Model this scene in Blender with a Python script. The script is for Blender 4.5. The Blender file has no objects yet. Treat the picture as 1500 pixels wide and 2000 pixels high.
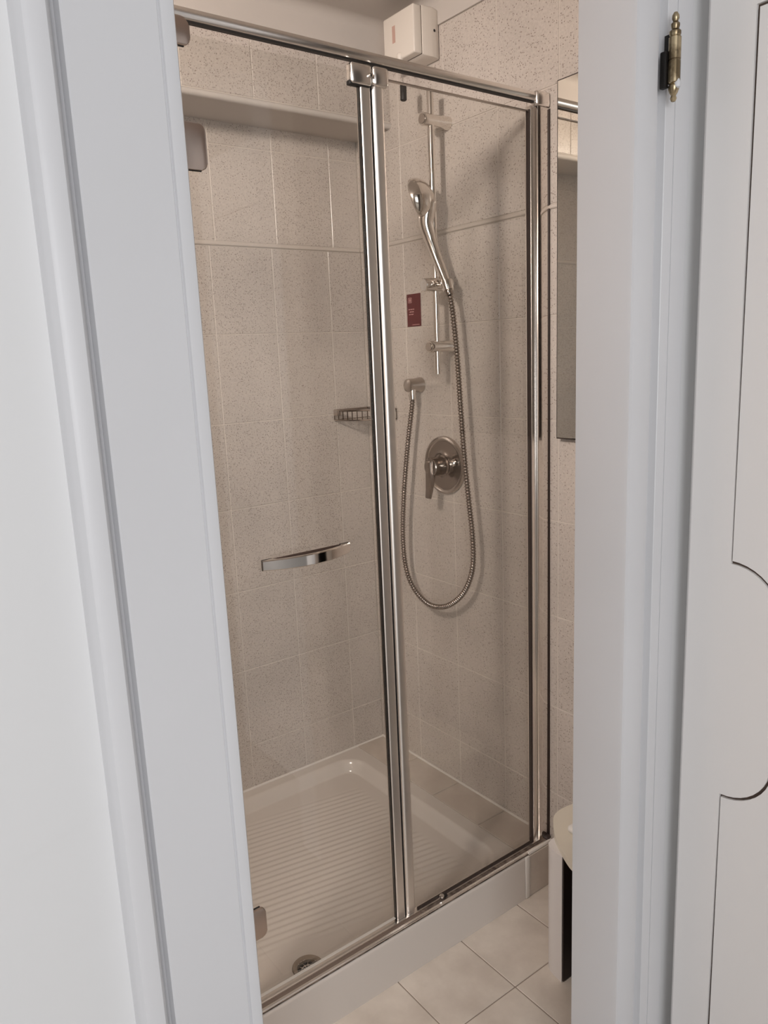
import bpy, bmesh, math, random
from mathutils import Vector, Matrix
random.seed(7)
PI = math.pi
scene = bpy.context.scene
C = scene.collection

# ------------------------------------------------------------------ camera
F_PX, YAW, PITCH, ROLL = 1493.04, 2.50676, -0.201373, -0.0436664
CAM = Vector((2.02814, -1.44769, 1.44057))
fw = Vector((math.cos(PITCH)*math.cos(YAW), math.cos(PITCH)*math.sin(YAW), math.sin(PITCH)))
rt = fw.cross(Vector((0, 0, 1))).normalized(); up = rt.cross(fw)
r2 = rt*math.cos(ROLL)+up*math.sin(ROLL); u2 = up*math.cos(ROLL)-rt*math.sin(ROLL)
cd = bpy.data.cameras.new('camera'); cam = bpy.data.objects.new('camera', cd); C.objects.link(cam)
cd.sensor_fit = 'HORIZONTAL'; cd.sensor_width = 36.0; cd.lens = F_PX/1500*36; cd.clip_start = 0.02
M = Matrix((r2, u2, -fw)).transposed().to_4x4(); M.translation = CAM
cam.matrix_world = M
scene.camera = cam

# ------------------------------------------------------------------ world, light, exposure
w = bpy.data.worlds.new('world'); scene.world = w; w.use_nodes = True
bg = w.node_tree.nodes['Background']; bg.inputs[0].default_value = (0.92, 0.95, 1.0, 1); bg.inputs[1].default_value = 0.35
def area(name, loc, target, size, size_y, power, col, shape='RECTANGLE'):
    l = bpy.data.lights.new(name, 'AREA'); l.shape = shape; l.size = size
    if shape in ('RECTANGLE', 'ELLIPSE'): l.size_y = size_y
    l.energy = power; l.color = col
    o = bpy.data.objects.new(name, l); C.objects.link(o); o.location = loc
    o.rotation_euler = (Vector(target)-Vector(loc)).to_track_quat('-Z', 'Y').to_euler()
    return o
# daylight through the hall window, behind and to the left of the camera
area('hall_window_daylight', (4.05, -2.45, 1.5), (1.4, -0.9, 1.3), 1.3, 1.7, 42, (0.975, 0.98, 1.0))
vs = scene.view_settings
vs.view_transform = 'Standard'; vs.look = 'None'; vs.exposure = 0.0; vs.gamma = 1.0; vs.use_curve_mapping = False

# ------------------------------------------------------------------ materials
def mat(name, col, rough=0.5, metal=0.0, spec=0.5, coat=0.0):
    m = bpy.data.materials.new(name); m.use_nodes = True
    b = m.node_tree.nodes['Principled BSDF']
    b.inputs['Base Color'].default_value = (*col, 1); b.inputs['Roughness'].default_value = rough
    b.inputs['Metallic'].default_value = metal; b.inputs['Specular IOR Level'].default_value = spec
    b.inputs['Coat Weight'].default_value = coat
    return m
def nd(m, t, **kw):
    n = m.node_tree.nodes.new(t)
    for k, v in kw.items(): setattr(n, k, v)
    return n
def pos_out(m):
    return nd(m, 'ShaderNodeNewGeometry').outputs['Position']
def ramp(m, src, stops):
    r = nd(m, 'ShaderNodeValToRGB'); e = r.color_ramp.elements
    e[0].position, e[0].color = stops[0][0], (*stops[0][1], 1)
    e[1].position, e[1].color = stops[1][0], (*stops[1][1], 1)
    for p, c in stops[2:]:
        x = e.new(p); x.color = (*c, 1)
    m.node_tree.links.new(src, r.inputs[0]); return r.outputs[0]
def mixc(m, fac, a, b, mode='MIX'):
    n = nd(m, 'ShaderNodeMix', data_type='RGBA', blend_type=mode)
    L = m.node_tree.links
    if isinstance(fac, float): n.inputs[0].default_value = fac
    else: L.new(fac, n.inputs[0])
    for s, v in ((6, a), (7, b)):
        if isinstance(v, tuple): n.inputs[s].default_value = (*v, 1)
        else: L.new(v, n.inputs[s])
    return n.outputs[2]
def noise(m, scale, detail=2.0, rough=0.5):
    n = nd(m, 'ShaderNodeTexNoise'); n.inputs['Scale'].default_value = scale
    n.inputs['Detail'].default_value = detail; n.inputs['Roughness'].default_value = rough
    m.node_tree.links.new(pos_out(m), n.inputs['Vector']); return n.outputs[0]
def bsdf(m): return m.node_tree.nodes['Principled BSDF']
def setcol(m, out): m.node_tree.links.new(out, bsdf(m).inputs['Base Color'])
def bump(m, h, strength, dist=0.002):
    b = nd(m, 'ShaderNodeBump'); b.inputs['Strength'].default_value = strength; b.inputs['Distance'].default_value = dist
    m.node_tree.links.new(h, b.inputs['Height']); m.node_tree.links.new(b.outputs[0], bsdf(m).inputs['Normal'])

def speckled(name, base, dark, rough):
    m = mat(name, base, rough)
    v = nd(m, 'ShaderNodeTexVoronoi'); v.inputs['Scale'].default_value = 270
    m.node_tree.links.new(pos_out(m), v.inputs['Vector'])
    dot = nd(m, 'ShaderNodeMath', operation='LESS_THAN'); dot.inputs[1].default_value = 0.40
    m.node_tree.links.new(v.outputs['Distance'], dot.inputs[0])
    sel = nd(m, 'ShaderNodeSeparateColor'); m.node_tree.links.new(v.outputs['Color'], sel.inputs[0])
    pick = nd(m, 'ShaderNodeMath', operation='LESS_THAN'); pick.inputs[1].default_value = 0.34
    m.node_tree.links.new(sel.outputs[0], pick.inputs[0])
    amt = nd(m, 'ShaderNodeMath', operation='MULTIPLY'); m.node_tree.links.new(dot.outputs[0], amt.inputs[0]); m.node_tree.links.new(pick.outputs[0], amt.inputs[1])
    amt2 = nd(m, 'ShaderNodeMath', operation='MULTIPLY'); m.node_tree.links.new(amt.outputs[0], amt2.inputs[0]); m.node_tree.links.new(ramp(m, sel.outputs[1], [(0.0, (0.12, 0.12, 0.12)), (1.0, (0.85, 0.85, 0.85))]), amt2.inputs[1])
    n1 = ramp(m, noise(m, 5, 3), [(0.35, tuple(c*0.94 for c in base)), (0.65, tuple(min(1, c*1.05) for c in base))])
    n2 = ramp(m, noise(m, 160, 2), [(0.35, (0.90, 0.90, 0.90)), (0.65, (1, 1, 1))])
    c = mixc(m, 1.0, n1, n2, 'MULTIPLY')
    setcol(m, mixc(m, amt2.outputs[0], c, dark))
    return m
TILE = speckled('speckled_tile', (0.62, 0.56, 0.51), (0.22, 0.17, 0.14), 0.24)
GROUT = mat('grout', (0.66, 0.60, 0.54), 0.8)
setcol(GROUT, mixc(GROUT, ramp(GROUT, noise(GROUT, 17, 4, 0.7), [(0.655, (0, 0, 0)), (0.70, (1, 1, 1))]), (0.66, 0.60, 0.54), (0.10, 0.07, 0.055)))
FTILE = mat('floor_tile', (0.62, 0.56, 0.50), 0.35)
setcol(FTILE, ramp(FTILE, noise(FTILE, 7, 5, 0.6), [(0.35, (0.55, 0.49, 0.43)), (0.7, (0.70, 0.64, 0.57))]))
LTILE = mat('ledge_tile', (0.60, 0.53, 0.47), 0.3)
setcol(LTILE, ramp(LTILE, noise(LTILE, 8, 4, 0.6), [(0.35, (0.54, 0.47, 0.41)), (0.7, (0.66, 0.59, 0.52))]))
FGROUT = mat('floor_grout', (0.30, 0.25, 0.21), 0.9)
PLASTER = mat('plaster', (0.60, 0.555, 0.515), 0.75); bump(PLASTER, noise(PLASTER, 60, 3), 0.1)
PAINT = mat('white_gloss_paint', (0.72, 0.72, 0.735), 0.38)
setcol(PAINT, ramp(PAINT, noise(PAINT, 2.2, 3), [(0.3, (0.70, 0.70, 0.715)), (0.7, (0.745, 0.745, 0.76))])); bump(PAINT, noise(PAINT, 90, 2), 0.05)
HALLW = mat('hall_wall_paint', (0.80, 0.80, 0.80), 0.6); bump(HALLW, noise(HALLW, 40, 3), 0.06)
DOORP = mat('door_cream_paint', (0.88, 0.855, 0.835), 0.42)
HBACK = mat('handle_strip_brown', (0.075, 0.050, 0.040), 0.35)
CHANNEL = mat('track_channel_brown', (0.16, 0.12, 0.095), 0.5)
GROOVE = mat('door_groove_brown', (0.10, 0.07, 0.055), 0.8)
CHROME = mat('chrome', (0.80, 0.76, 0.72), 0.10, 1.0)
ALU = mat('polished_aluminium', (0.93, 0.89, 0.85), 0.26, 1.0)
HINGEM = mat('hinge_chrome_brown_reflection', (0.56, 0.47, 0.42), 0.32, 1.0)  # brown reflection on the shower hinges is put into the base colour
POSTM = mat('satin_aluminium_post', (0.90, 0.85, 0.80), 0.40, 1.0)
LINERM = mat('pencil_liner_glaze', (0.62, 0.56, 0.505), 0.3)
BRUSH = mat('brushed_nickel', (0.55, 0.50, 0.46), 0.25, 1.0)
DCHROME = mat('worn_dark_chrome', (0.33, 0.285, 0.255), 0.17, 1.0)
DRAINM = mat('bronzed_drain_steel', (0.36, 0.31, 0.255), 0.25, 1.0)
BRASS = mat('aged_brass', (0.42, 0.33, 0.20), 0.28, 1.0)
setcol(BRASS, ramp(BRASS, noise(BRASS, 60, 3), [(0.4, (0.20, 0.15, 0.09)), (0.6, (0.52, 0.42, 0.27))]))
BLACK = mat('black_rubber', (0.012, 0.010, 0.009), 0.5)
MOULD = mat('grimy_sealant', (0.15, 0.11, 0.085), 0.7)
setcol(MOULD, ramp(MOULD, noise(MOULD, 45, 3, 0.6), [(0.38, (0.045, 0.03, 0.024)), (0.66, (0.20, 0.155, 0.125))]))
CERAMIC = mat('white_acrylic_tray', (0.66, 0.605, 0.555), 0.16)
CAULK = mat('white_caulk', (0.76, 0.72, 0.67), 0.5)
BOXP = mat('ivory_plastic', (0.76, 0.70, 0.63), 0.4)
LABELP = mat('printed_label_pink', (0.55, 0.36, 0.30), 0.5)
CORD = mat('cord_grey', (0.32, 0.28, 0.25), 0.6)
CARD = mat('maroon_card', (0.115, 0.016, 0.018), 0.45)
CARDINK = mat('card_pale_ink', (0.50, 0.26, 0.25), 0.5)
STOOLT = mat('cream_plastic', (0.76, 0.71, 0.61), 0.35)
STOOLW = mat('white_plastic', (0.74, 0.71, 0.70), 0.4)
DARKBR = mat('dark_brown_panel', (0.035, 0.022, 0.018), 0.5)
WHITE = mat('white_soap', (0.85, 0.83, 0.80), 0.4)
MIRROR = mat('silvered_mirror', (0.90, 0.87, 0.80), 0.02, 1.0)
OPAL = bpy.data.materials.new('lamp_opal'); OPAL.use_nodes = True
_b = OPAL.node_tree.nodes['Principled BSDF']; _b.inputs['Base Color'].default_value = (0.9, 0.88, 0.84, 1)
_b.inputs['Emission Color'].default_value = (1, 0.86, 0.70, 1); _b.inputs['Emission Strength'].default_value = 4
def glass_mat():
    m = bpy.data.materials.new('clear_shower_glass'); m.use_nodes = True; t = m.node_tree; t.nodes.clear()
    o = t.nodes.new('ShaderNodeOutputMaterial'); mx = t.nodes.new('ShaderNodeMixShader')
    tr = t.nodes.new('ShaderNodeBsdfTransparent'); tr.inputs[0].default_value = (0.975, 0.975, 0.965, 1)
    gl = t.nodes.new('ShaderNodeBsdfGlossy'); gl.inputs['Roughness'].default_value = 0.02; gl.inputs[0].default_value = (1, 1, 1, 1)
    # Schlick reflectance of one surface of the pane, the same from both sides
    ge = t.nodes.new('ShaderNodeNewGeometry'); dt = t.nodes.new('ShaderNodeVectorMath'); dt.operation = 'DOT_PRODUCT'
    t.links.new(ge.outputs['Normal'], dt.inputs[0]); t.links.new(ge.outputs['Incoming'], dt.inputs[1])
    def mt(op, x, y=None):
        n = t.nodes.new('ShaderNodeMath'); n.operation = op
        for i, v in enumerate((x, y)):
            if v is None: continue
            if isinstance(v, (int, float)): n.inputs[i].default_value = v
            else: t.links.new(v, n.inputs[i])
        return n.outputs[0]
    c = mt('ABSOLUTE', dt.outputs['Value']); k = mt('POWER', mt('SUBTRACT', 1.0, c), 5.0)
    fr = mt('ADD', mt('MULTIPLY', k, 0.96), 0.04)
    t.links.new(fr, mx.inputs[0]); t.links.new(tr.outputs[0], mx.inputs[1]); t.links.new(gl.outputs[0], mx.inputs[2])
    t.links.new(mx.outputs[0], o.inputs[0]); return m
GLASS = glass_mat()

# ------------------------------------------------------------------ mesh helpers
def link_mesh(name, me, m, parent=None, loc=None):
    o = bpy.data.objects.new(name, me); C.objects.link(o)
    if m and not me.materials: me.materials.append(m)
    if parent: o.parent = parent
    if loc: o.location = loc
    return o
def finish(bm, name, smooth=35):
    bmesh.ops.recalc_face_normals(bm, faces=bm.faces[:])
    me = bpy.data.meshes.new(name); bm.to_mesh(me); bm.free()
    if smooth:
        me.polygons.foreach_set('use_smooth', [True]*len(me.polygons))
        me.set_sharp_from_angle(angle=math.radians(smooth))
    return me
def obj(name, bm, m, parent=None, smooth=35):
    return link_mesh(name, finish(bm, name, smooth), m, parent)
def box(lo, hi, bev=0.0, seg=2, bm=None):
    t = bmesh.new()
    r = bmesh.ops.create_cube(t, size=1.0)
    lo, hi = Vector(lo), Vector(hi)
    for v in t.verts:
        v.co = Vector(((v.co[i]+0.5)*(hi[i]-lo[i])+lo[i] for i in range(3)))
    if bev: bmesh.ops.bevel(t, geom=t.edges[:], offset=bev, segments=seg, profile=0.5, affect='EDGES')
    return merge(bm, t)
def merge(bm, t):
    if bm is None: return t
    me = bpy.data.meshes.new('tmp'); t.to_mesh(me); t.free(); bm.from_mesh(me); bpy.data.meshes.remove(me); return bm
def prism(poly, axis, a, b, bm=None, bev=0.0):
    """extrude a 2-D polygon along an axis; poly holds the other two coordinates in xyz order"""
    t = bmesh.new()
    def P(p, h):
        l = list(p); l.insert(axis, h); return Vector(l)
    v0 = [t.verts.new(P(p, a)) for p in poly]; v1 = [t.verts.new(P(p, b)) for p in poly]; n = len(poly)
    t.faces.new(v0); t.faces.new(v1)
    for i in range(n): t.faces.new((v0[i], v0[(i+1) % n], v1[(i+1) % n], v1[i]))
    if bev: bmesh.ops.bevel(t, geom=t.edges[:], offset=bev, segments=2, profile=0.5, affect='EDGES')
    return merge(bm, t)
def frame_of(d):
    d = d.normalized(); a = Vector((0, 0, 1)) if abs(d.z) < 0.9 else Vector((1, 0, 0))
    u = d.cross(a).normalized(); return u, d.cross(u).normalized()
def lathe(prof, origin, axis, n=32, bm=None, cap=True):
    """prof: list of (radius, distance along axis)"""
    t = bmesh.new(); o = Vector(origin); ax = Vector(axis).normalized(); u, v = frame_of(ax); rings = []
    for r, h in prof:
        if r < 1e-6: rings.append([t.verts.new(o+ax*h)])
        else: rings.append([t.verts.new(o+ax*h+(u*math.cos(2*PI*i/n)+v*math.sin(2*PI*i/n))*r) for i in range(n)])
    for A, B in zip(rings, rings[1:]):
        for i in range(n):
            j = (i+1) % n
            if len(A) == 1 and len(B) == 1: break
            if len(A) == 1: t.faces.new((A[0], B[i], B[j]))
            elif len(B) == 1: t.faces.new((A[i], A[j], B[0]))
            else: t.faces.new((A[i], A[j], B[j], B[i]))
    if cap:
        for R in (rings[0], rings[-1]):
            if len(R) > 1: t.faces.new(R)
    return merge(bm, t)
def tube(pts, rad, n=12, bm=None, flat=None):
    """sweep a circle along points; rad number or list"""
    t = bmesh.new(); pts = [Vector(p) for p in pts]; N = len(pts); rings = []
    d0 = (pts[1]-pts[0]).normalized(); u, v = frame_of(d0)
    for i, p in enumerate(pts):
        d = (pts[min(i+1, N-1)]-pts[max(i-1, 0)]).normalized()
        u = (u-d*u.dot(d)).normalized(); v = d.cross(u)
        r = rad[i] if isinstance(rad, (list, tuple)) else rad
        rings.append([t.verts.new(p+(u*math.cos(2*PI*k/n)+v*math.sin(2*PI*k/n))*r) for k in range(n)])
    for A, B in zip(rings, rings[1:]):
        for k in range(n): t.faces.new((A[k], A[(k+1) % n], B[(k+1) % n], B[k]))
    t.faces.new(rings[0]); t.faces.new(rings[-1])
    return merge(bm, t)
def spline(P, per=16):
    P = [Vector(p) for p in P]; out = []
    for i in range(len(P)-1):
        a, b, c, d = P[max(i-1, 0)], P[i], P[i+1], P[min(i+2, len(P)-1)]
        for k in range(per):
            t = k/per
            out.append(0.5*((2*b)+(c-a)*t+(2*a-5*b+4*c-d)*t*t+(3*b-a-3*c+d)*t**3))
    out.append(P[-1]); return out
def tag(o, label, cat, group=None, kind=None):
    o['label'] = label; o['category'] = cat
    if group: o['group'] = group
    if kind: o['kind'] = kind
    return o
def thing(name, label, cat, loc=(0, 0, 0)):
    o = bpy.data.objects.new(name, None); C.objects.link(o); o.location = loc; o.empty_display_size = 0.1
    return tag(o, label, cat)
def put(parent, name, bm, m, smooth=35):
    """a part whose mesh is written in world coordinates under a thing that stands elsewhere"""
    par = parent; off = Vector()
    while par: off += par.location; par = par.parent
    bmesh.ops.translate(bm, verts=bm.verts[:], vec=-off)
    return obj(name, bm, m, parent, smooth)
def struct(name, bm, m, label, cat, smooth=35):
    o = obj(name, bm, m, None, smooth); return tag(o, label, cat, kind='structure')

# ------------------------------------------------------------------ tiling
_tm = {}
def tile_mesh(dx, dy, dz, m, bev=0.0012):
    k = (round(dx, 4), round(dy, 4), round(dz, 4), m.name)
    if k not in _tm:
        me = finish(box((-dx/2, -dy/2, -dz/2), (dx/2, dy/2, dz/2), bev, 1), 'tile', 30); me.materials.append(m); _tm[k] = me
    return _tm[k]
def tile_grid(parent, axis, face, sign, us, vs_, m, gap=0.0020, th=0.008):
    """tiles on a plane: us, vs_ are joint lines on the other two axes (xyz order); face = outer surface, sign = outward"""
    for a, b in zip(us, us[1:]):
        for c, d in zip(vs_, vs_[1:]):
            if b-a < 0.008 or d-c < 0.008: continue
            dj = random.uniform(-0.0004, 0.0004)
            dim = [b-a-gap, d-c-gap]; ctr = [(a+b)/2, (c+d)/2]
            dim.insert(axis, th); ctr.insert(axis, face-sign*th/2+sign*dj)
            link_mesh('tile', tile_mesh(*dim, m), None, parent, ctr)
def lines(lo, hi, phase, pitch):
    L = [lo]; k = math.ceil((lo-phase)/pitch)
    while phase+k*pitch < hi-1e-6:
        x = phase+k*pitch
        if x > lo+1e-6: L.append(x)
        k += 1
    return L+[hi]
W, H, Z0 = 0.1924, 0.25, 0.018
TRAY_Z, CEIL, BULK, BULK_Z = 0.127, 2.335, 0.175, 2.072
DOOR_IN, DOOR_OUT = 1.213, 1.285          # faces of the wall that holds the doorway
OPEN_L, OPEN_R = -1.127, -0.452

# ------------------------------------------------------------------ setting
wb = struct('wall_back', box((-0.12, -2.1, -0.05), (-0.0012, 0.0, CEIL)), GROUT, 'long speckled beige tiled wall behind the shower tray', 'wall')
LINER = 1.762
zs = lines(TRAY_Z-0.02, 1.756, Z0, H)+[]
tile_grid(wb, 0, 0.0, 1, lines(-2.1, 0.0, -0.315, W), zs, TILE)
tile_grid(wb, 0, 0.0, 1, lines(-2.1, 0.0, -0.315+0.02, W), [1.768, 2.018, BULK_Z+0.01], TILE)
def half_round(axis, fixed, sign, a, b, z, r=0.0052):
    poly = []
    for k in range(9):
        t = -PI/2+PI*k/8
        poly.append((fixed+sign*(r*0.75*math.cos(t)), z+r*math.sin(t)))
    return prism(poly, axis, a, b)
obj('pencil_liner', half_round(1, 0.0, 1, -2.1, -0.006, LINER), LINERM, wb)

wr = struct('wall_right', box((-0.12, 0.0012, -0.05), (1.30, 0.12, CEIL)), GROUT, 'speckled beige tiled wall with the shower mixer and mirror', 'wall')
cols = lines(0.0, DOOR_IN, 0.4047, W)
tile_grid(wr, 1, 0.0, -1, cols, lines(TRAY_Z-0.112, 1.756, Z0, H), TILE)
tile_grid(wr, 1, 0.0, -1, cols, [1.768, 2.018, 2.266], TILE)
obj('pencil_liner', half_round(0, 0.0, -1, 0.0, DOOR_IN, LINER), LINERM, wr)
obj('plaster_band', box((BULK, -0.006, 2.266), (DOOR_IN, 0.0012, CEIL), 0.002), PLASTER, wr)

# dropped bulkhead over the long wall
bk = struct('wall_bulkhead', box((0.0, -2.1, BULK_Z+0.004), (BULK-0.0092, 0.0, CEIL)), PLASTER, 'plaster bulkhead jutting out high on the long shower wall', 'bulkhead')
bs = lines(-2.1, 0.0, -0.24, W)
obj('grout_bed', box((BULK-0.0092, -2.1, BULK_Z+0.016), (BULK-0.0012, 0.0, 2.236)), GROUT, bk)
tile_grid(bk, 0, BULK, 1, bs, [BULK_Z+0.017, 2.236], TILE)
poly = []
for k in range(9):
    t = -PI/2+PI*k/8
    poly.append((BULK-0.006+0.009*math.cos(t), BULK_Z+0.0085+0.0085*math.sin(t)))
obj('edge_bead', prism([(p[0], p[1]) for p in poly]+[(BULK-0.012, BULK_Z+0.017), (BULK-0.012, BULK_Z)], 1, -2.1, 0.0), PLASTER, bk)
obj('plaster_band', box((BULK-0.0092, -2.1, 2.236), (BULK+0.001, 0.0, CEIL)), PLASTER, bk)
# ceiling with a soft cove
cl = struct('ceiling', box((-0.12, -2.1, CEIL), (1.30, 0.12, CEIL+0.08)), PLASTER, 'low off-white plaster ceiling above the shower', 'ceiling')
def cove(axis, fx, sign, a, b, r=0.03):
    pl = [(fx, CEIL), (fx, CEIL-r)]
    for k in range(1, 9):
        t = PI/2*k/8
        pl.append((fx+sign*(r-r*math.cos(t)), CEIL-r+r*math.sin(t)))
    return prism(pl, axis, a, b)
obj('cove', cove(1, BULK, 1, -2.1, 0.0), PLASTER, cl)
obj('cove', cove(0, -0.005, -1, BULK, DOOR_IN), PLASTER, cl)

# unseen added wall blocking lamp light, and the far end of the little bathroom
struct('wall_light_block', box((0.0, -1.44, 0.0), (0.585, -1.342, CEIL)), PLASTER, 'unseen plaster wall added to block lamp light on the long wall', 'wall')
struct('wall_left', box((0.0, -2.22, -0.05), (DOOR_IN, -2.1, CEIL)), PLASTER, 'plaster end wall of the bathroom', 'wall')
# wall with the doorway
wfb = box((DOOR_IN, -3.2, 0.0), (DOOR_OUT, OPEN_L-0.06, 2.75))
box((DOOR_IN, OPEN_R+0.06, 0.0), (DOOR_OUT, 1.0, 2.75), bm=wfb)
box((DOOR_IN, OPEN_L-0.06, 2.13), (DOOR_OUT, OPEN_R+0.06, 2.75), bm=wfb)
box((1.140, -1.30, 0.0), (DOOR_IN+0.01, -1.165, CEIL), bm=wfb)      # unseen pier added to keep lamp light off the door jamb
wf = struct('wall_front', wfb, HALLW, 'white painted hall wall around the doorway', 'wall')
# patch of filler on the hall wall beside the casing
bm = prism([(-1.45, 0.95), (-1.2655, 1.005), (-1.2655, 1.75), (-1.45, 1.9)], 0, DOOR_OUT-0.001, DOOR_OUT+0.0012)
obj('paint_patch', bm, HALLW, wf)

# floors
fl = struct('floor', box((0.0, -2.1, -0.06), (DOOR_OUT, 0.0, -0.0015)), FGROUT, 'square beige tiled bathroom floor', 'floor')
tile_grid(fl, 2, 0.0, 1, lines(0.72, DOOR_OUT, 0.964, 0.2), lines(-2.1, 0.0, -0.347, 0.2005), FTILE, gap=0.0028)
HFL = mat('hall_floor', (0.45, 0.40, 0.35), 0.4)
struct('floor_hall', box((DOOR_OUT, -3.2, -0.06), (4.2, 1.0, 0.0)), HFL, 'plain hall floor in front of the doorway', 'floor')
struct('ceiling_hall', box((DOOR_OUT, -3.2, 2.75), (4.2, 1.0, 2.83)), HALLW, 'white hall ceiling', 'ceiling')
struct('wall_hall_side', box((DOOR_OUT, 1.0, 0.0), (4.2, 1.1, 2.75)), HALLW, 'white hall side wall behind the open door', 'wall')
struct('wall_hall_left', box((DOOR_OUT, -3.3, 0.0), (4.2, -3.2, 2.75)), HALLW, 'white side wall at the far left of the hall', 'wall')
wm = box((4.12, -3.2, 0.0), (4.2, -3.15, 2.75)); box((4.12, -1.75, 0.0), (4.2, 1.0, 2.75), bm=wm)
box((4.12, -3.15, 0.0), (4.2, -1.75, 0.6), bm=wm); box((4.12, -3.15, 2.4), (4.2, -1.75, 2.75), bm=wm)
struct('wall_hall_back', wm, HALLW, 'white hall wall with the window opening behind the camera', 'wall')

# door casings: profiles in (x, y) extruded upwards
TOPZ = 2.10
left = [(DOOR_IN, OPEN_L), (1.306, OPEN_L), (1.3115, OPEN_L-0.003), (1.3125, OPEN_L-0.008), (1.3115, OPEN_L-0.0155), (1.3085, OPEN_L-0.0165),
        (1.3085, OPEN_L-0.0175), (1.3105, OPEN_L-0.0185), (1.3105, -1.2285), (1.309, -1.2300), (1.296, -1.2310), (1.296, -1.2350), (1.3110, -1.2385), (1.3150, -1.2425), (1.3150, -1.2565),
        (1.3125, -1.2610), (1.306, -1.2640), (1.300, -1.2655), (DOOR_OUT-0.002, -1.2655), (DOOR_IN+0.03, -1.2655), (DOOR_IN+0.03, OPEN_L-0.06), (DOOR_IN, OPEN_L-0.06)]
t1 = struct('trim_1', prism(left, 2, 0.0, TOPZ+0.08), PAINT, 'wide white painted door casing on the hinge-free side', 'door casing')
right = [(DOOR_IN, OPEN_R), (1.306, OPEN_R), (1.3125, OPEN_R+0.002), (1.3125, OPEN_R+0.0075), (1.3095, OPEN_R+0.009), (1.3100, OPEN_R+0.012), (1.3100, -0.396),
         (1.3085, -0.392), (1.306, -0.391), (1.272, -0.391), (1.272, -0.357), (1.2985, -0.357), (1.2995, -0.356), (1.2995, -0.3345), (1.296, -0.3340), (1.296, -0.3330), (1.2995, -0.3325),
         (1.2995, -0.2935), (1.2980, -0.2925), (1.27, -0.2925), (1.27, -0.20), (DOOR_IN, -0.20)]
t2 = struct('trim_2', prism(right, 2, 0.0, TOPZ+0.08), PAINT, 'white painted door frame with rebate on the hinge side', 'door casing')
t3 = struct('trim_3', box((DOOR_IN, OPEN_L, TOPZ), (1.31, OPEN_R, TOPZ+0.08), 0.003), PAINT, 'white door frame head above the opening', 'door casing')

# ------------------------------------------------------------------ door leaf, opened towards the viewer
LX0, LX1, LY, LTOP = 1.316, 2.02, -0.284, 2.085
d1 = thing('door_1', 'open cream painted door with dark scalloped groove and brass hinge', 'door', (LX0, LY, 0.0)); d1['kind'] = 'structure'
def panel_outline(off):
    """hourglass outline of the routed groove in (x, z); off > 0 shrinks the panel"""
    xa, xb, zt, zb, R = 1.395+off, 1.941-off, 1.904-off, 0.16+off, 0.085+off
    zc1, zc2 = 1.002+0.0, 0.753
    P = [(xa, zt), (xa, zc1+R)]
    ce = 1.395
    def arc(cx, cz, s, a0, a1):
        return [(cx+s*R*math.cos(a0+(a1-a0)*k/10), cz+R*math.sin(a0+(a1-a0)*k/10)) for k in range(11)]
    P = [(xa, zt)]+[p for p in arc(1.395, zc1, 1, PI/2, 0) if p[0] >= xa-1e-9 or True]+arc(1.395, zc2, 1, 0, -PI/2)+[(xa, zb), (xb, zb)]
    P += arc(1.941, zc2, -1, -PI/2, 0)+arc(1.941, zc1, -1, 0, PI/2)+[(xb, zt)]
    # keep the arc ends on the (shrunken) stile line
    return [(min(max(x, xa), xb), z) for x, z in P]
inner = panel_outline(0.0025); outer = panel_outline(-0.0025)
put(d1, 'core', box((LX0+0.004, LY+0.005, 0.012), (LX1-0.004, LY+0.036, LTOP-0.004)), GROOVE)
put(d1, 'panel', prism(inner, 1, LY, LY+0.006), DOORP, 20)
bm = bmesh.new()
rx = [(LX0+0.006, 0.012), (LX1, 0.012), (LX1, LTOP), (LX0+0.006, LTOP)]
def loop(pts):
    v = [bm.verts.new((x, LY, z)) for x, z in pts]
    return [bm.edges.new((v[i], v[(i+1) % len(v)])) for i in range(len(v))]
E_ = loop(rx)+loop(outer)
bmesh.ops.triangle_fill(bm, use_beauty=True, use_dissolve=False, edges=E_)
bad = []
def inside(p, poly):
    c = False
    for i in range(len(poly)):
        (x1, z1), (x2, z2) = poly[i], poly[i-1]
        if (z1 > p[1]) != (z2 > p[1]) and p[0] < (x2-x1)*(p[1]-z1)/(z2-z1)+x1: c = not c
    return c
for f in bm.faces:
    m_ = f.calc_center_median()
    if inside((m_.x, m_.z), outer): bad.append(f)
bmesh.ops.delete(bm, geom=bad, context='FACES')
ex = bmesh.ops.extrude_face_region(bm, geom=bm.faces[:])
bmesh.ops.translate(bm, verts=[e for e in ex['geom'] if isinstance(e, bmesh.types.BMVert)], vec=(0, 0.006, 0))
put(d1, 'stile_frame', bm, DOORP, 20)
# rounded hinge edge and back skin
pr = [(LX0+0.006, LY), (LX0+0.0025, LY+0.0012), (LX0+0.0006, LY+0.004), (LX0, LY+0.009), (LX0, LY+0.040), (LX0+0.006, LY+0.040)]
put(d1, 'edge_moulding', prism(pr, 2, 0.012, LTOP), DOORP, 60)
put(d1, 'back_skin', box((LX0+0.006, LY+0.036, 0.012), (LX1, LY+0.042, LTOP)), DOORP)
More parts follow.
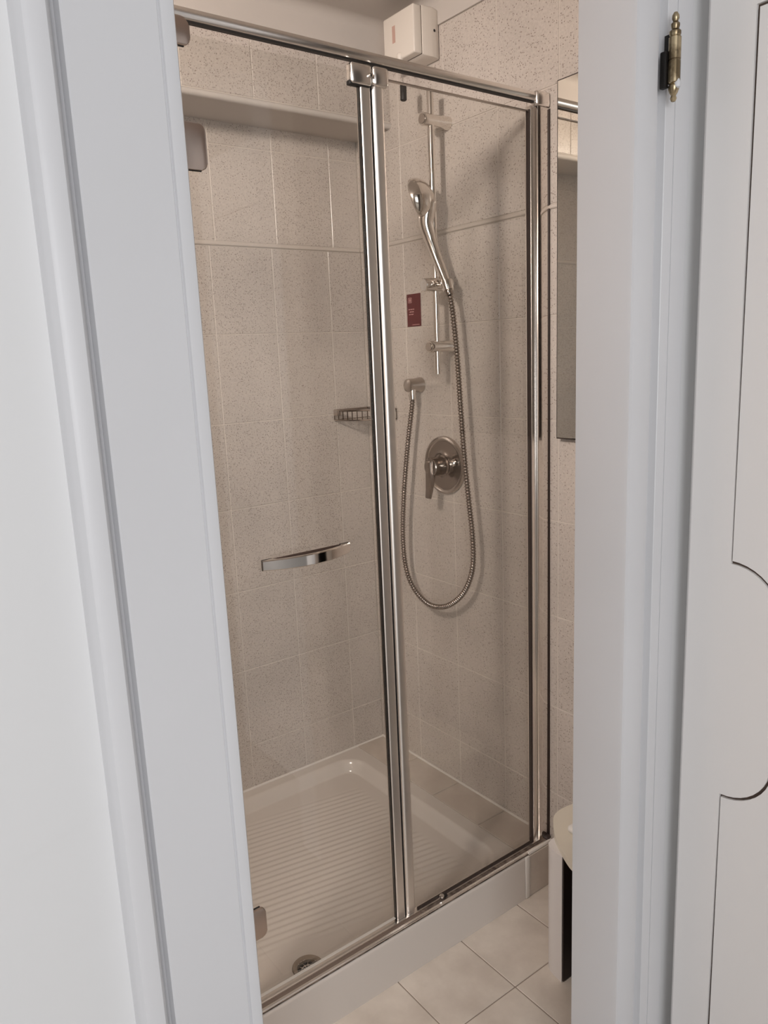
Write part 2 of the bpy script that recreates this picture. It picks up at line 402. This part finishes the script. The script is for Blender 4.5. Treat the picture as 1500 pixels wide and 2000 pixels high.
# brass hinge
HX, HY = 1.3175, -0.366
hz0 = 1.786
prof = [(0, 0.0), (0.003, 0.001), (0.0048, 0.005), (0.0035, 0.009), (0.0060, 0.013), (0.0078, 0.018), (0.0078, 0.022), (0.0060, 0.024), (0.0088, 0.026), (0.0088, 0.055), (0.0080, 0.0555), (0.0080, 0.0565), (0.0088, 0.057),
        (0.0088, 0.086), (0.0070, 0.0875), (0.0082, 0.090), (0.0082, 0.094), (0.0050, 0.097), (0.0062, 0.101), (0.0062, 0.104), (0.0035, 0.107), (0.0052, 0.111), (0.0050, 0.115), (0.0025, 0.119), (0, 0.120)]
hg = put(d1, 'hinge', lathe(prof, (HX, HY, hz0), (0, 0, 1), 24), BRASS)
put(hg, 'hinge_plate', box((1.2995, HY-0.0100, hz0+0.020), (1.3100, HY-0.001, hz0+0.070), 0.002), BLACK)
put(hg, 'hinge_plate', box((1.2990, HY+0.001, hz0+0.030), (1.3120, HY+0.0125, hz0+0.094), 0.001), BLACK)
put(hg, 'paint_drip', lathe([(0, 0), (0.0045, 0.003), (0.005, 0.008), (0.002, 0.016), (0, 0.022)], (HX+0.006, HY-0.0005, hz0+0.016), (0, 0, 1), 12), PAINT)

# ------------------------------------------------------------------ shower tray
TX0, TX1, TY0, TY1 = 0.0, 0.780, -1.34, -0.115
tray = thing('shower_tray', 'white ribbed shower tray with raised rim behind the glass', 'shower tray', (0.385, -0.6, 0.0))
def sm(t): t = max(0.0, min(1.0, t)); return t*t*(3-2*t)
IX0, IX1, IY0, IY1, IZ = 0.045, 0.742, -1.29, -0.160, 0.093
DRX, DRY = 0.693, -0.735
def tray_z(x, y):
    R = 0.07
    cx = min(max(x, IX0+R), IX1-R); cy = min(max(y, IY0+R), IY1-R)
    d = math.hypot(x-cx, y-cy)-R          # <0 inside the basin outline
    z = IZ+(TRAY_Z-0.004-IZ)*sm((d+0.026)/0.026)
    if d > -0.003: z = TRAY_Z-0.004+0.004*sm((d+0.003)/0.008)
    # ribs, slanting a little
    u = x-0.19*(y+0.5); di = min(x-IX0, IX1-x, y-IY0, IY1-y); e = sm((di-0.06)/0.03)
    lx = u-0.17; rr = math.hypot(x-DRX, y-DRY)
    e *= sm((rr-0.085)/0.03)*sm((u-0.10)/0.05)*sm((0.68-u)/0.03)
    z += 0.0010*e*math.sin(2*PI*u/0.021)
    # fall to the drain
    z -= 0.004*sm(1-rr/0.5)*sm(di/0.05)
    z -= 0.002*sm((0.044-rr)/0.008)
    return z
bm = bmesh.new(); nx, ny = 250, 400; g = []
for i in range(nx+1):
    x = TX0+(TX1-0.012-TX0)*i/nx
    g.append([bm.verts.new((x, TY0+(TY1-TY0)*j/ny, tray_z(x, TY0+(TY1-TY0)*j/ny))) for j in range(ny+1)])
for k in range(1, 7):
    t = PI/2*k/6
    g.append([bm.verts.new((TX1-0.012+0.012*math.sin(t), TY0+(TY1-TY0)*j/ny, TRAY_Z-0.012+0.012*math.cos(t))) for j in range(ny+1)])
g.append([bm.verts.new((TX1+0.001, TY0+(TY1-TY0)*j/ny, 0.0)) for j in range(ny+1)])
for A, B in zip(g, g[1:]):
    for j in range(ny):
        f = bm.faces.new((A[j], B[j], B[j+1], A[j+1]))
        q = f.calc_center_median()
        if math.hypot(q.x-DRX, q.y-DRY) < 0.0250: bm.faces.remove(f)
put(tray, 'basin', bm, CERAMIC, 50)
DZ = tray_z(DRX, DRY)
dr = put(tray, 'drain', lathe([(0.0225, -0.014), (0.0225, -0.004), (0.0245, 0.0000), (0.029, 0.0020), (0.0345, 0.0030), (0.0360, 0.0015), (0.0360, -0.003)], (DRX, DRY, DZ), (0, 0, 1), 40, cap=False), DRAINM)
put(dr, 'drain_well', lathe([(0, -0.016), (0.0226, -0.016), (0.0226, -0.004)], (DRX, DRY, DZ), (0, 0, 1), 32, cap=False), BLACK)
for k in range(6):
    a = PI*k/6; c_, s_ = math.cos(a), math.sin(a)
    if k % 1 == 0: put(dr, 'grate_bar', tube([(DRX-0.022*c_, DRY-0.022*s_, DZ-0.007), (DRX+0.022*c_, DRY+0.022*s_, DZ-0.007)], 0.0011, 6), CHROME)
ring = [(DRX+0.0145*math.cos(2*PI*k/28), DRY+0.0145*math.sin(2*PI*k/28), DZ-0.0068) for k in range(29)]
put(dr, 'grate_ring', tube(ring, 0.0011, 6), CHROME)

# tiled ledge between tray and mixer wall
lg = tag(obj('trim_4', box((0.0, TY1+0.001, 0.0), (TX1-0.0085, -0.0012, TRAY_Z-0.0022)), CAULK), 'narrow tiled ledge between shower tray and mixer wall', 'ledge', kind='structure')
tile_grid(lg, 2, TRAY_Z+0.001, 1, [0.0, 0.20, 0.40, 0.598, TX1-0.012], [TY1+0.002, -0.0015], LTILE)
tile_grid(lg, 0, TX1+0.001, 1, [TY1+0.018, 0.0], [0.0, TRAY_Z-0.004], LTILE)
obj('edge_caulk', tube([(TX1-0.006, TY1+0.016, TRAY_Z-0.001), (TX1-0.006, -0.008, TRAY_Z-0.001)], 0.0055, 8), CAULK, lg)
obj('edge_caulk', box((TX1-0.012, TY1+0.001, 0.0005), (TX1+0.0032, TY1+0.0165, TRAY_Z-0.003), 0.003), CAULK, lg)
obj('wall_caulk', tube([(0.0, -0.002, TRAY_Z+0.001), (TX1-0.04, -0.002, TRAY_Z+0.001)], 0.0042, 8), CAULK, lg)
obj('wall_caulk', tube([(0.002, -1.33, TRAY_Z), (0.002, -0.0, TRAY_Z)], 0.0042, 8), CAULK, lg)

# ------------------------------------------------------------------ shower enclosure (fixed frame) and its door
GX = 0.750
en = thing('shower_enclosure', 'fixed glass shower screen with chrome rail, post and bottom track', 'shower screen', (GX, -0.25, TRAY_Z))
put(en, 'glass_pane', box((GX-0.003, -0.480, TRAY_Z+0.0077), (GX+0.003, -0.052, 1.963)), GLASS, 0)
put(en, 'top_rail', tube([(GX+0.002, -1.339, 1.994), (GX+0.002, -0.030, 1.994)], 0.0102, 24), ALU)
put(en, 'rail_strip', box((GX-0.002, -1.339, 1.9812), (GX+0.0065, -0.038, 1.9845)), BLACK)  # thin black strip along the underside of the rail
put(en, 'pane_edge_strip', box((GX-0.0036, -0.460, 1.9615), (GX+0.0036, -0.056, 1.9640)), BRUSH)
put(en, 'rail_end_bracket', box((GX-0.020, -0.044, 1.9745), (GX+0.016, -0.001, 2.006), 0.005, 3), ALU)
put(en, 'wall_profile', box((GX-0.018, -0.040, TRAY_Z+0.002), (GX+0.013, -0.001, 1.974), 0.0012), CHROME)
put(en, 'glazing_channel', box((GX-0.012, -0.056, TRAY_Z+0.004), (GX+0.0065, -0.0405, 1.974), 0.0015), ALU)
put(en, 'glazing_seal', box((GX-0.006, -0.0585, TRAY_Z+0.004), (GX+0.0045, -0.0560, 1.966)), DARKBR)
put(en, 'wall_sealant', box((GX+0.0128, -0.0030, TRAY_Z), (GX+0.0150, -0.0005, 1.972)), DARKBR)
# half-round centre post of the fixed pane
def post(y0, y1, xf, r):
    P = [(GX-0.010, y0)]
    for cy, a0, a1 in ((y0+r, PI, PI/2), (y1-r, PI/2, 0.0)):
        for k in range(6):
            t = a0+(a1-a0)*k/5; P.append((GX+xf-r+r*math.sin(t), cy+r*math.cos(t)))
    P.append((GX-0.010, y1)); return P
put(en, 'centre_post', prism(post(-0.4945, -0.4680, 0.0085, 0.0075), 2, TRAY_Z+0.0077, 1.956), POSTM, 60)
put(en, 'post_seal', box((GX-0.006, -0.4966, TRAY_Z+0.0077), (GX+0.0030, -0.4947, 1.950)), BLACK)
tp = [(GX-0.004, 0.0), (GX+0.0275, 0.0), (GX+0.0275, 0.0020), (GX+0.0262, 0.0022), (GX+0.0255, 0.0032), (GX+0.0205, 0.0045), (GX+0.0198, 0.0012), (GX+0.0118, 0.0012), (GX+0.0112, 0.0068), (GX+0.004, 0.0076), (GX-0.004, 0.0066)]
tr = put(en, 'bottom_track', prism([(x, TRAY_Z+z) for x, z in tp], 1, -1.335, -0.003), ALU, 20)
put(tr, 'track_channel', box((GX+0.0119, -1.334, TRAY_Z+0.0012), (GX+0.0197, -0.46, TRAY_Z+0.0030)), CHANNEL)
put(tr, 'track_grime', box((GX+0.0119, -0.459, TRAY_Z+0.0012), (GX+0.0197, -0.003, TRAY_Z+0.0044)), MOULD)
put(tr, 'track_seal', box((GX+0.0030, -0.462, TRAY_Z+0.0077), (GX+0.0062, -0.056, TRAY_Z+0.0125)), DARKBR)
put(tr, 'track_sealant', box((GX+0.0277, -1.3, TRAY_Z-0.0022), (GX+0.0282, -0.06, TRAY_Z+0.0004)), MOULD)
put(tr, 'corner_mould', lathe([(0, -0.001), (0.010, 0.000), (0.011, 0.003), (0.007, 0.007), (0, 0.009)], (GX+0.014, -0.012, TRAY_Z+0.004), (0, 0, 1), 14), DARKBR)
st = put(en, 'door_stop', lathe([(0, 0), (0.006, 0), (0.006, 0.010), (0.0045, 0.013), (0, 0.013)], (GX+0.010, -0.392, TRAY_Z+0.0076), (0.6, -0.1, 0.75), 16), CHROME)
put(st, 'stop_foot', box((GX+0.007, -0.392, TRAY_Z+0.0066), (GX+0.017, -0.376, TRAY_Z+0.014), 0.002), BLACK)
# bracket on the rail over the post
put(en, 'post_bracket', box((GX-0.008, -0.4970, 1.943), (GX+0.016, -0.4590, 1.9795), 0.0075, 4), ALU)
put(en, 'bracket_screw', lathe([(0, 0.006), (0.004, 0.005), (0.005, 0)], (GX+0.0125, -0.5030, 1.960), (1, 0, 0), 12), CHROME)

dg = thing('shower_door', 'clear glass shower door with curved chrome handle and chrome hinges', 'shower door', (GX, -0.7, TRAY_Z))
put(dg, 'glass_pane', box((GX-0.003, -1.00, TRAY_Z+0.0150), (GX+0.003, -0.5249, 1.966)), GLASS, 0)
put(dg, 'edge_profile', prism(post(-0.5225, -0.4990, 0.0060, 0.0035), 2, TRAY_Z+0.0080, 1.952), POSTM, 60)
put(dg, 'edge_seal', box((GX-0.004, -0.5247, TRAY_Z+0.008), (GX+0.0040, -0.5227, 1.950)), BLACK)
sw = put(dg, 'sweep_seal', box((GX-0.0020, -1.00, TRAY_Z+0.0085), (GX+0.0020, -0.526, TRAY_Z+0.0146)), GLASS, 0)
put(sw, 'sweep_edge', box((GX-0.0035, -1.00, TRAY_Z+0.0145), (GX+0.0032, -0.526, TRAY_Z+0.0153)), CAULK)
put(dg, 'corner_clamp', box((GX-0.008, -0.5460, 1.942), (GX+0.013, -0.4985, 1.9785), 0.0050, 3), ALU)
put(dg, 'clamp_seal', box((GX-0.005, -0.5475, 1.9398), (GX+0.0085, -0.5010, 1.9485), 0.002), BLACK)
def rrect(a0, a1, b0, b1, r):
    P = []
    for ca, cb, t0 in ((a1-r, b1-r, 0.0), (a0+r, b1-r, PI/2), (a0+r, b0+r, PI), (a1-r, b0+r, 1.5*PI)):
        P += [(ca+r*math.cos(t0+PI/2*k/6), cb+r*math.sin(t0+PI/2*k/6)) for k in range(7)]
    return P
for z0, z1, y1 in ((1.945, 1.985, -0.8625), (1.757, 1.830, -0.8500), (0.286, 0.352, -0.8590)):
    h_ = put(dg, 'hinge_plate', prism(rrect(y1-0.075, y1, z0, z1, 0.011), 0, GX+0.0042, GX+0.013, bev=0.0022), HINGEM)
    put(h_, 'hinge_gasket', box((GX+0.0031, y1-0.074, z0-0.0014), (GX+0.0065, y1-0.009, z1+0.0014), 0.001), BLACK)
# bow handle
hb = bmesh.new(); n = 36; rings = []
hy0, hy1, hz = -0.8035, -0.6035, 1.0590
for i in range(n+1):
    t = i/n; y = hy0+(hy1-hy0)*t; e = 1-(2*t-1)**2
    xo = GX+0.0095+0.026*e
    hh = 0.0102+0.0012*e
    xi = GX+0.0052 if t < 0.09 or t > 0.91 else GX+0.0052+(xo-0.0055-GX-0.0052)*sm(min((t-0.09)/0.05, (0.91-t)/0.05))
    b_ = 0.002
    rings.append([hb.verts.new(p) for p in ((xi, y, hz-hh), (xo-b_, y, hz-hh), (xo, y, hz-hh+b_), (xo, y, hz+hh-b_), (xo-b_, y, hz+hh), (xi, y, hz+hh))])
for A, B in zip(rings, rings[1:]):
    for k in range(6): hb.faces.new((A[k], A[(k+1) % 6], B[(k+1) % 6], B[k]))
hb.faces.new(rings[0]); hb.faces.new(rings[-1])
hd = put(dg, 'handle', hb, CHROME, 40)
put(hd, 'handle_back_strip', box((GX+0.0031, hy0+0.006, hz-0.0098), (GX+0.0050, hy1-0.006, hz+0.0098), 0.0006), HBACK)  # dark brown strip on the glass behind the bow
put(hd, 'handle_washer', box((GX+0.0030, hy0-0.0005, hz-0.011), (GX+0.0060, hy0+0.022, hz+0.011), 0.001), BLACK)
put(hd, 'handle_washer', box((GX+0.0030, hy1-0.022, hz-0.011), (GX+0.0060, hy1+0.0005, hz+0.011), 0.001), BLACK)

# ------------------------------------------------------------------ slide bar, hand shower, hose, outlet, mixer
BX, BY = 0.4195, -0.060
sb = thing('slide_bar', 'vertical chrome shower slide bar on two wall holders', 'shower bar', (BX, 0.0, 1.386))
put(sb, 'bar', tube([(BX, BY, 1.386), (BX, BY, 2.095)], 0.0088, 20), CHROME)
for z in (2.026, 1.4590):
    h_ = put(sb, 'wall_holder', lathe([(0.0165, 0.001), (0.0165, 0.012), (0.0150, 0.030), (0.0145, 0.050), (0.0150, 0.072), (0.0160, 0.086), (0.0145, 0.089), (0, 0.0895)], (BX, 0.0, z), (0, -1, 0), 28), CHROME)
    put(h_, 'holder_cap', lathe([(0.0120, 0.0), (0.0118, 0.0015), (0, 0.002)], (BX, -0.0895, z), (0, -1, 0), 24), BRUSH)
sl = put(sb, 'slider', lathe([(0, 0.0), (0.015, 0.0005), (0.017, 0.003), (0.0180, 0.035), (0.0170, 0.078), (0.0165, 0.088), (0, 0.0885)], (BX-0.002, -0.100, 1.619), (0.10, 1, 0.04), 28), CHROME)
put(sl, 'slider_socket', lathe([(0.0145, 0.0), (0.0160, 0.012), (0.0165, 0.026), (0.0120, 0.027)], (0.4700, -0.058, 1.6010), (-0.35, 0.0, 0.94), 24), CHROME)
put(sl, 'socket_arm', tube([(BX+0.004, -0.062, 1.619), (0.462, -0.058, 1.615)], 0.010, 12), CHROME)

hs = thing('hand_shower', 'chrome hand shower head clipped to the slide bar', 'shower head', (0.466, -0.058, 1.600))
HC = Vector((0.404, -0.088, 1.838)); HN = Vector((-0.80, -0.52, -0.30)).normalized()
head = put(hs, 'head_shell', lathe([(0, -0.034), (0.015, -0.0325), (0.029, -0.028), (0.042, -0.019), (0.0515, -0.007), (0.0550, 0.004), (0.0550, 0.010), (0.0520, 0.0125)], HC, HN, 40), CHROME)
put(head, 'spray_face', lathe([(0.0518, 0.0120), (0.0510, 0.0135), (0.020, 0.0150), (0, 0.0152)], HC, HN, 36), BRUSH)
hp = spline([HC-HN*0.018+Vector((0, 0, 0.012)), HC-HN*0.016+Vector((0.002, 0.002, -0.020)), (0.4120, -0.081, 1.778), (0.4190, -0.073, 1.735), (0.4330, -0.066, 1.690), (0.4520, -0.060, 1.642), (0.4660, -0.058, 1.610)], 10)
N_ = len(hp)
rad = []
for i in range(N_):
    t = i/(N_-1)
    rad.append(0.0245-0.0095*sm((t-0.15)/0.5) if t > 0.15 else 0.012+0.0125*(t/0.15))
rad = [r_ if i/(N_-1) < 0.6 else r_-0.0035*((i/(N_-1)-0.6)/0.4) for i, r_ in enumerate(rad)]
put(hs, 'handle', tube(hp, rad, 20), CHROME)
put(hs, 'hose_nut', lathe([(0.0085, 0), (0.0105, 0.004), (0.0105, 0.022), (0.009, 0.026)], (0.4735, -0.0575, 1.588), (-0.38, 0, 0.92), 16), DCHROME)

hose_pts = [(0.4745, -0.0575, 1.587), (0.4835, -0.056, 1.531), (0.494, -0.055, 1.426), (0.503, -0.055, 1.291), (0.513, -0.054, 1.154), (0.525, -0.053, 1.043), (0.5355, -0.052, 0.945), (0.5310, -0.050, 0.857), (0.497, -0.050, 0.783), (0.441, -0.050, 0.732), (0.384, -0.050, 0.708), (0.325, -0.050, 0.708), (0.266, -0.050, 0.741), (0.232, -0.050, 0.800), (0.223, -0.050, 0.893), (0.233, -0.050, 1.006), (0.247, -0.049, 1.102), (0.265, -0.046, 1.210), (0.2770, -0.042, 1.280), (0.2810, -0.040, 1.312)]
raw = spline(hose_pts, 30)
# resample at an even step so the rings keep one pitch
L_ = [0.0]
for a, b in zip(raw, raw[1:]): L_.append(L_[-1]+(b-a).length)
step = 0.0082/6; res = []; k = 0; s = 0.0
while s < L_[-1]:
    while L_[k+1] < s: k += 1
    t = (s-L_[k])/max(1e-9, L_[k+1]-L_[k]); res.append(raw[k].lerp(raw[k+1], t)); s += step
rr = [0.0050+0.0032*abs(math.sin(PI*i/6)) for i in range(len(res))]
hz_ = tube(res, rr, 12)
tag(obj('shower_hose', hz_, DCHROME, None, 70), 'ribbed metal shower hose hanging in a long loop', 'hose')

wo = thing('wall_outlet', 'round metal wall elbow feeding the shower hose', 'wall outlet', (0.272, 0.0, 1.353))
put(wo, 'elbow', lathe([(0.022, 0.001), (0.022, 0.010), (0.0195, 0.020), (0.0195, 0.046), (0.0185, 0.050), (0.012, 0.053), (0, 0.0535)], (0.272, 0.0, 1.353), (0, -1, 0), 28), BRUSH)
put(wo, 'spout', lathe([(0.0095, 0.0), (0.0105, 0.002), (0.0105, 0.022), (0.012, 0.030)], (0.2810, -0.040, 1.310), (-0.15, 0.1, 1), 18), CHROME)

mv = thing('shower_mixer', 'round chrome single-lever shower mixer on the tiled wall', 'mixer', (0.374, 0.0, 1.124))
mc = (0.374, 0.0, 1.124)
pl_ = put(mv, 'backplate', lathe([(0.072, 0.001), (0.070, 0.0075), (0.050, 0.0060), (0.034, 0.0075), (0.028, 0.0125), (0, 0.0125)], mc, (0, -1, 0), 56), DCHROME)
put(mv, 'rim_ring', lathe([(0.0840, 0.001), (0.0845, 0.005), (0.0825, 0.0100), (0.0775, 0.0120), (0.0730, 0.0105), (0.0700, 0.0070), (0.0700, 0.001)], mc, (0, -1, 0), 56, cap=False), BRUSH)
put(mv, 'hub', lathe([(0.030, 0.011), (0.031, 0.016), (0.0265, 0.019), (0.0265, 0.058), (0.0245, 0.0605), (0, 0.061)], mc, (0, -1, 0), 36), DCHROME)
prf = [(-0.050, 1.146), (-0.0665, 1.146), (-0.0700, 1.141), (-0.0690, 1.095), (-0.0700, 1.062), (-0.0740, 1.037), (-0.0680, 1.034), (-0.0600, 1.056), (-0.0560, 1.085), (-0.0500, 1.100)]
put(mv, 'lever', prism(prf, 0, 0.3640, 0.3860, bev=0.0025), DCHROME)
put(mv, 'diverter_button', lathe([(0.010, 0.009), (0.0105, 0.016), (0.008, 0.0195), (0, 0.020)], (0.4200, 0.0, 1.135), (0, -1, 0), 20), CHROME)

# ------------------------------------------------------------------ corner basket
cb = thing('corner_basket', 'small dark wire corner basket in the shower corner', 'basket', (0.0, 0.0, 1.246))
def arcp(R, z, n=24): return [(0.004+R*math.sin(PI/2*k/n), -0.004-R*math.cos(PI/2*k/n), z) for k in range(n+1)]
def bow(z, n=24):
    out = []
    for k in range(n+1):
        t = k/n; a = Vector((0.004, -0.133, z)); b = Vector((0.155, -0.004, z)); mid = Vector((0.100, -0.105, z))
        out.append(a*(1-t)**2+mid*2*t*(1-t)+b*t*t)
    return out
top, bot = bow(1.279), bow(1.249)
put(cb, 'rim', tube(top, 0.0032, 8), DCHROME)
put(cb, 'rim', tube([(0.004, -0.133, 1.279), (0.004, -0.004, 1.279), (0.155, -0.004, 1.279)], 0.0032, 8), DCHROME)
put(cb, 'base_wire', tube(bot, 0.0022, 8), DCHROME)
put(cb, 'base_wire', tube([(0.004, -0.133, 1.249), (0.004, -0.004, 1.249), (0.155, -0.004, 1.249)], 0.0022, 8), DCHROME)
for k in range(0, 25, 2): put(cb, 'upright', tube([top[k], bot[k]], 0.0018, 6), DCHROME)
for k in range(2, 24, 2): put(cb, 'floor_wire', tube([bot[k], (0.004+0.151*k/24*0.0, -0.133*(1-k/24), 1.249)], 0.0014, 6), CHROME)
put(cb, 'name_plate', box((0.0035, -0.1355, 1.2630), (0.026, -0.1225, 1.2805), 0.001), BRUSH)

# ------------------------------------------------------------------ red card on the wall
rc = thing('shower_card', 'maroon printed card with pale lettering beside the slide bar', 'card', (0.2535, -0.001, 1.520))
put(rc, 'card_sheet', box((0.2230, -0.0022, 1.5205), (0.2840, -0.0004, 1.6120)), CARD)
bm = box((0.2300, -0.0026, 1.6000), (0.2460, -0.0021, 1.6020)); 
for a in ((0.2300, 0.2460, 1.5870, 1.5890), (0.2300, 0.2320, 1.5870, 1.6020), (0.2440, 0.2460, 1.5870, 1.6020), (0.2345, 0.2415, 1.5905, 1.5985)):
    box((a[0], -0.0026, a[2]), (a[1], -0.0021, a[3]), bm=bm)
put(rc, 'printed_emblem', bm, CARDINK, 0)
for z, segs in ((1.5690, ((0.230, 0.237), (0.239, 0.247), (0.249, 0.256))), (1.5620, ((0.235, 0.244), (0.246, 0.254))), (1.5550, ((0.232, 0.239), (0.241, 0.252)))):
    bm = None
    for a, b in segs: bm = box((a, -0.0026, z-0.0014), (b, -0.0021, z+0.0014), bm=bm)
    put(rc, 'printed_line', bm, CARDINK, 0)
put(rc, 'printed_line', box((0.246, -0.0026, 1.5245), (0.278, -0.0021, 1.5262)), CARDINK, 0)

# ------------------------------------------------------------------ pull-cord box
fb = thing('pull_cord_box', 'ivory plastic wall box with pull cord above the shower', 'wall box', (0.34, 0.0, 2.17))
FX0, FX1, FZ0, FZ1 = 0.275, 0.398, 2.186, 2.300
put(fb, 'base', prism([(FX0, -0.001), (FX1-0.006, -0.001), (FX1, -0.014), (FX1+0.002, -0.030), (FX1+0.002, -0.0625), (FX0, -0.0625)], 2, FZ0, FZ1, bev=0.003), BOXP)
put(fb, 'cover', box((FX0-0.001, -0.090, FZ0+0.001), (FX1+0.001, -0.0635, FZ1-0.001), 0.004, 3), BOXP)
put(fb, 'seam', box((FX0+0.002, -0.0640, FZ0+0.002), (FX1-0.001, -0.0620, FZ1-0.002)), GROOVE)
put(fb, 'printed_label', box((0.312, -0.0905, 2.232), (0.324, -0.0898, 2.272)), LABELP)
put(fb, 'screw_hole', lathe([(0.0035, 0), (0.0030, 0.0006), (0, 0.0006)], (FX1+0.0018, -0.022, 2.248), (1, 0, 0), 14), BLACK)
cg = put(fb, 'cord_guide', lathe([(0.0085, 0.0), (0.0100, 0.003), (0.0100, 0.010), (0.0060, 0.016), (0.0030, 0.030)], (0.340, -0.086, 2.200), (0.0, -0.30, -1), 16), BOXP)
put(fb, 'pull_cord', tube([(0.341, -0.094, 2.172), (0.348, -0.091, 2.150), (0.350, -0.090, 2.124)], 0.0011, 6), CORD)
put(fb, 'cord_toggle', lathe([(0, 0.0), (0.0055, 0.0008), (0.0085, 0.003), (0.0085, 0.038), (0.0065, 0.0415), (0, 0.042)], (0.349, -0.090, 2.085), (0.01, 0, 1), 18), BLACK)

# ------------------------------------------------------------------ mirror
mr = thing('wall_mirror', 'frameless wall mirror hung beside the shower', 'mirror', (0.97, 0.0, 1.229))
put(mr, 'backing', box((0.7995, -0.0172, 1.2275), (1.1515, -0.0085, 2.0185)), DARKBR)
put(mr, 'silvered_glass', box((0.8025, -0.0195, 1.2305), (1.1490, -0.0173, 2.0160), 0.0008, 1), MIRROR)
for zc in (1.35, 1.90): put(mr, 'spacer', box((0.85, -0.0085, zc), (0.90, -0.0004, zc+0.04)), DARKBR)

# ------------------------------------------------------------------ stool with soap
so = thing('bathroom_stool', 'low white stool with rounded cream seat beside the shower', 'stool', (1.06, -0.15, 0.0))
ol = spline([(0.935, -0.045, 0), (0.921, -0.085, 0), (0.916, -0.135, 0), (0.924, -0.168, 0), (0.946, -0.195, 0), (0.978, -0.226, 0), (1.031, -0.258, 0), (1.075, -0.276, 0), (1.120, -0.270, 0), (1.165, -0.235, 0), (1.190, -0.170, 0), (1.188, -0.090, 0), (1.165, -0.045, 0)], 5)
put(so, 'seat', prism([(p.x, p.y) for p in ol], 2, 0.326, 0.342, bev=0.003), STOOLT)
lp = [(0.984, -0.040), (0.968, -0.060), (0.965, -0.225), (0.970, -0.240), (0.982, -0.2495), (0.998, -0.2535), (1.0235, -0.2560), (1.0235, -0.040)]
l1 = put(so, 'leg', prism(lp, 2, 0.0, 0.327), STOOLW, 40)
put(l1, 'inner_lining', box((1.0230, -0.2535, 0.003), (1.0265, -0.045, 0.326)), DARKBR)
lp2 = [(2.118-x, y) for x, y in lp]
l2 = put(so, 'leg', prism(lp2, 2, 0.0, 0.327), STOOLW, 40)
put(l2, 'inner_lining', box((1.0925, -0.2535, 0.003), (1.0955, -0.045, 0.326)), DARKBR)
bm = box((0.984, -0.195, 0.342), (1.055, -0.150, 0.360), 0.008, 3)
tag(obj('soap_bar', bm, WHITE), 'white rounded bar lying on the cream stool seat', 'soap')

# ------------------------------------------------------------------ bathroom wall lamp (out of view, on the doorway wall)
def wall_lamp(x, y, z, power):
    t = thing('wall_lamp', 'round opal wall lamp on the inner side of the doorway wall', 'lamp', (x, y, z))
    ax = Vector((-0.66, 0.70, -0.34)).normalized(); c = Vector((x-0.052, y, z))
    put(t, 'lamp_base', lathe([(0.05, 0.0005), (0.05, 0.012), (0.02, 0.016), (0.012, 0.05)], (x, y, z), (-1, 0, 0), 32), PAINT)
    put(t, 'lamp_shade', lathe([(0.02, -0.018), (0.07, -0.010), (0.085, 0.0), (0.085, 0.004), (0.05, 0.010), (0, 0.012)], c, ax, 36), OPAL)
    area('lamp_light', c+ax*0.016, c+ax, 0.16, 0.16, power, (1.0, 0.875, 0.79), 'DISK')
wall_lamp(DOOR_IN, -1.80, 2.19, 20.5)
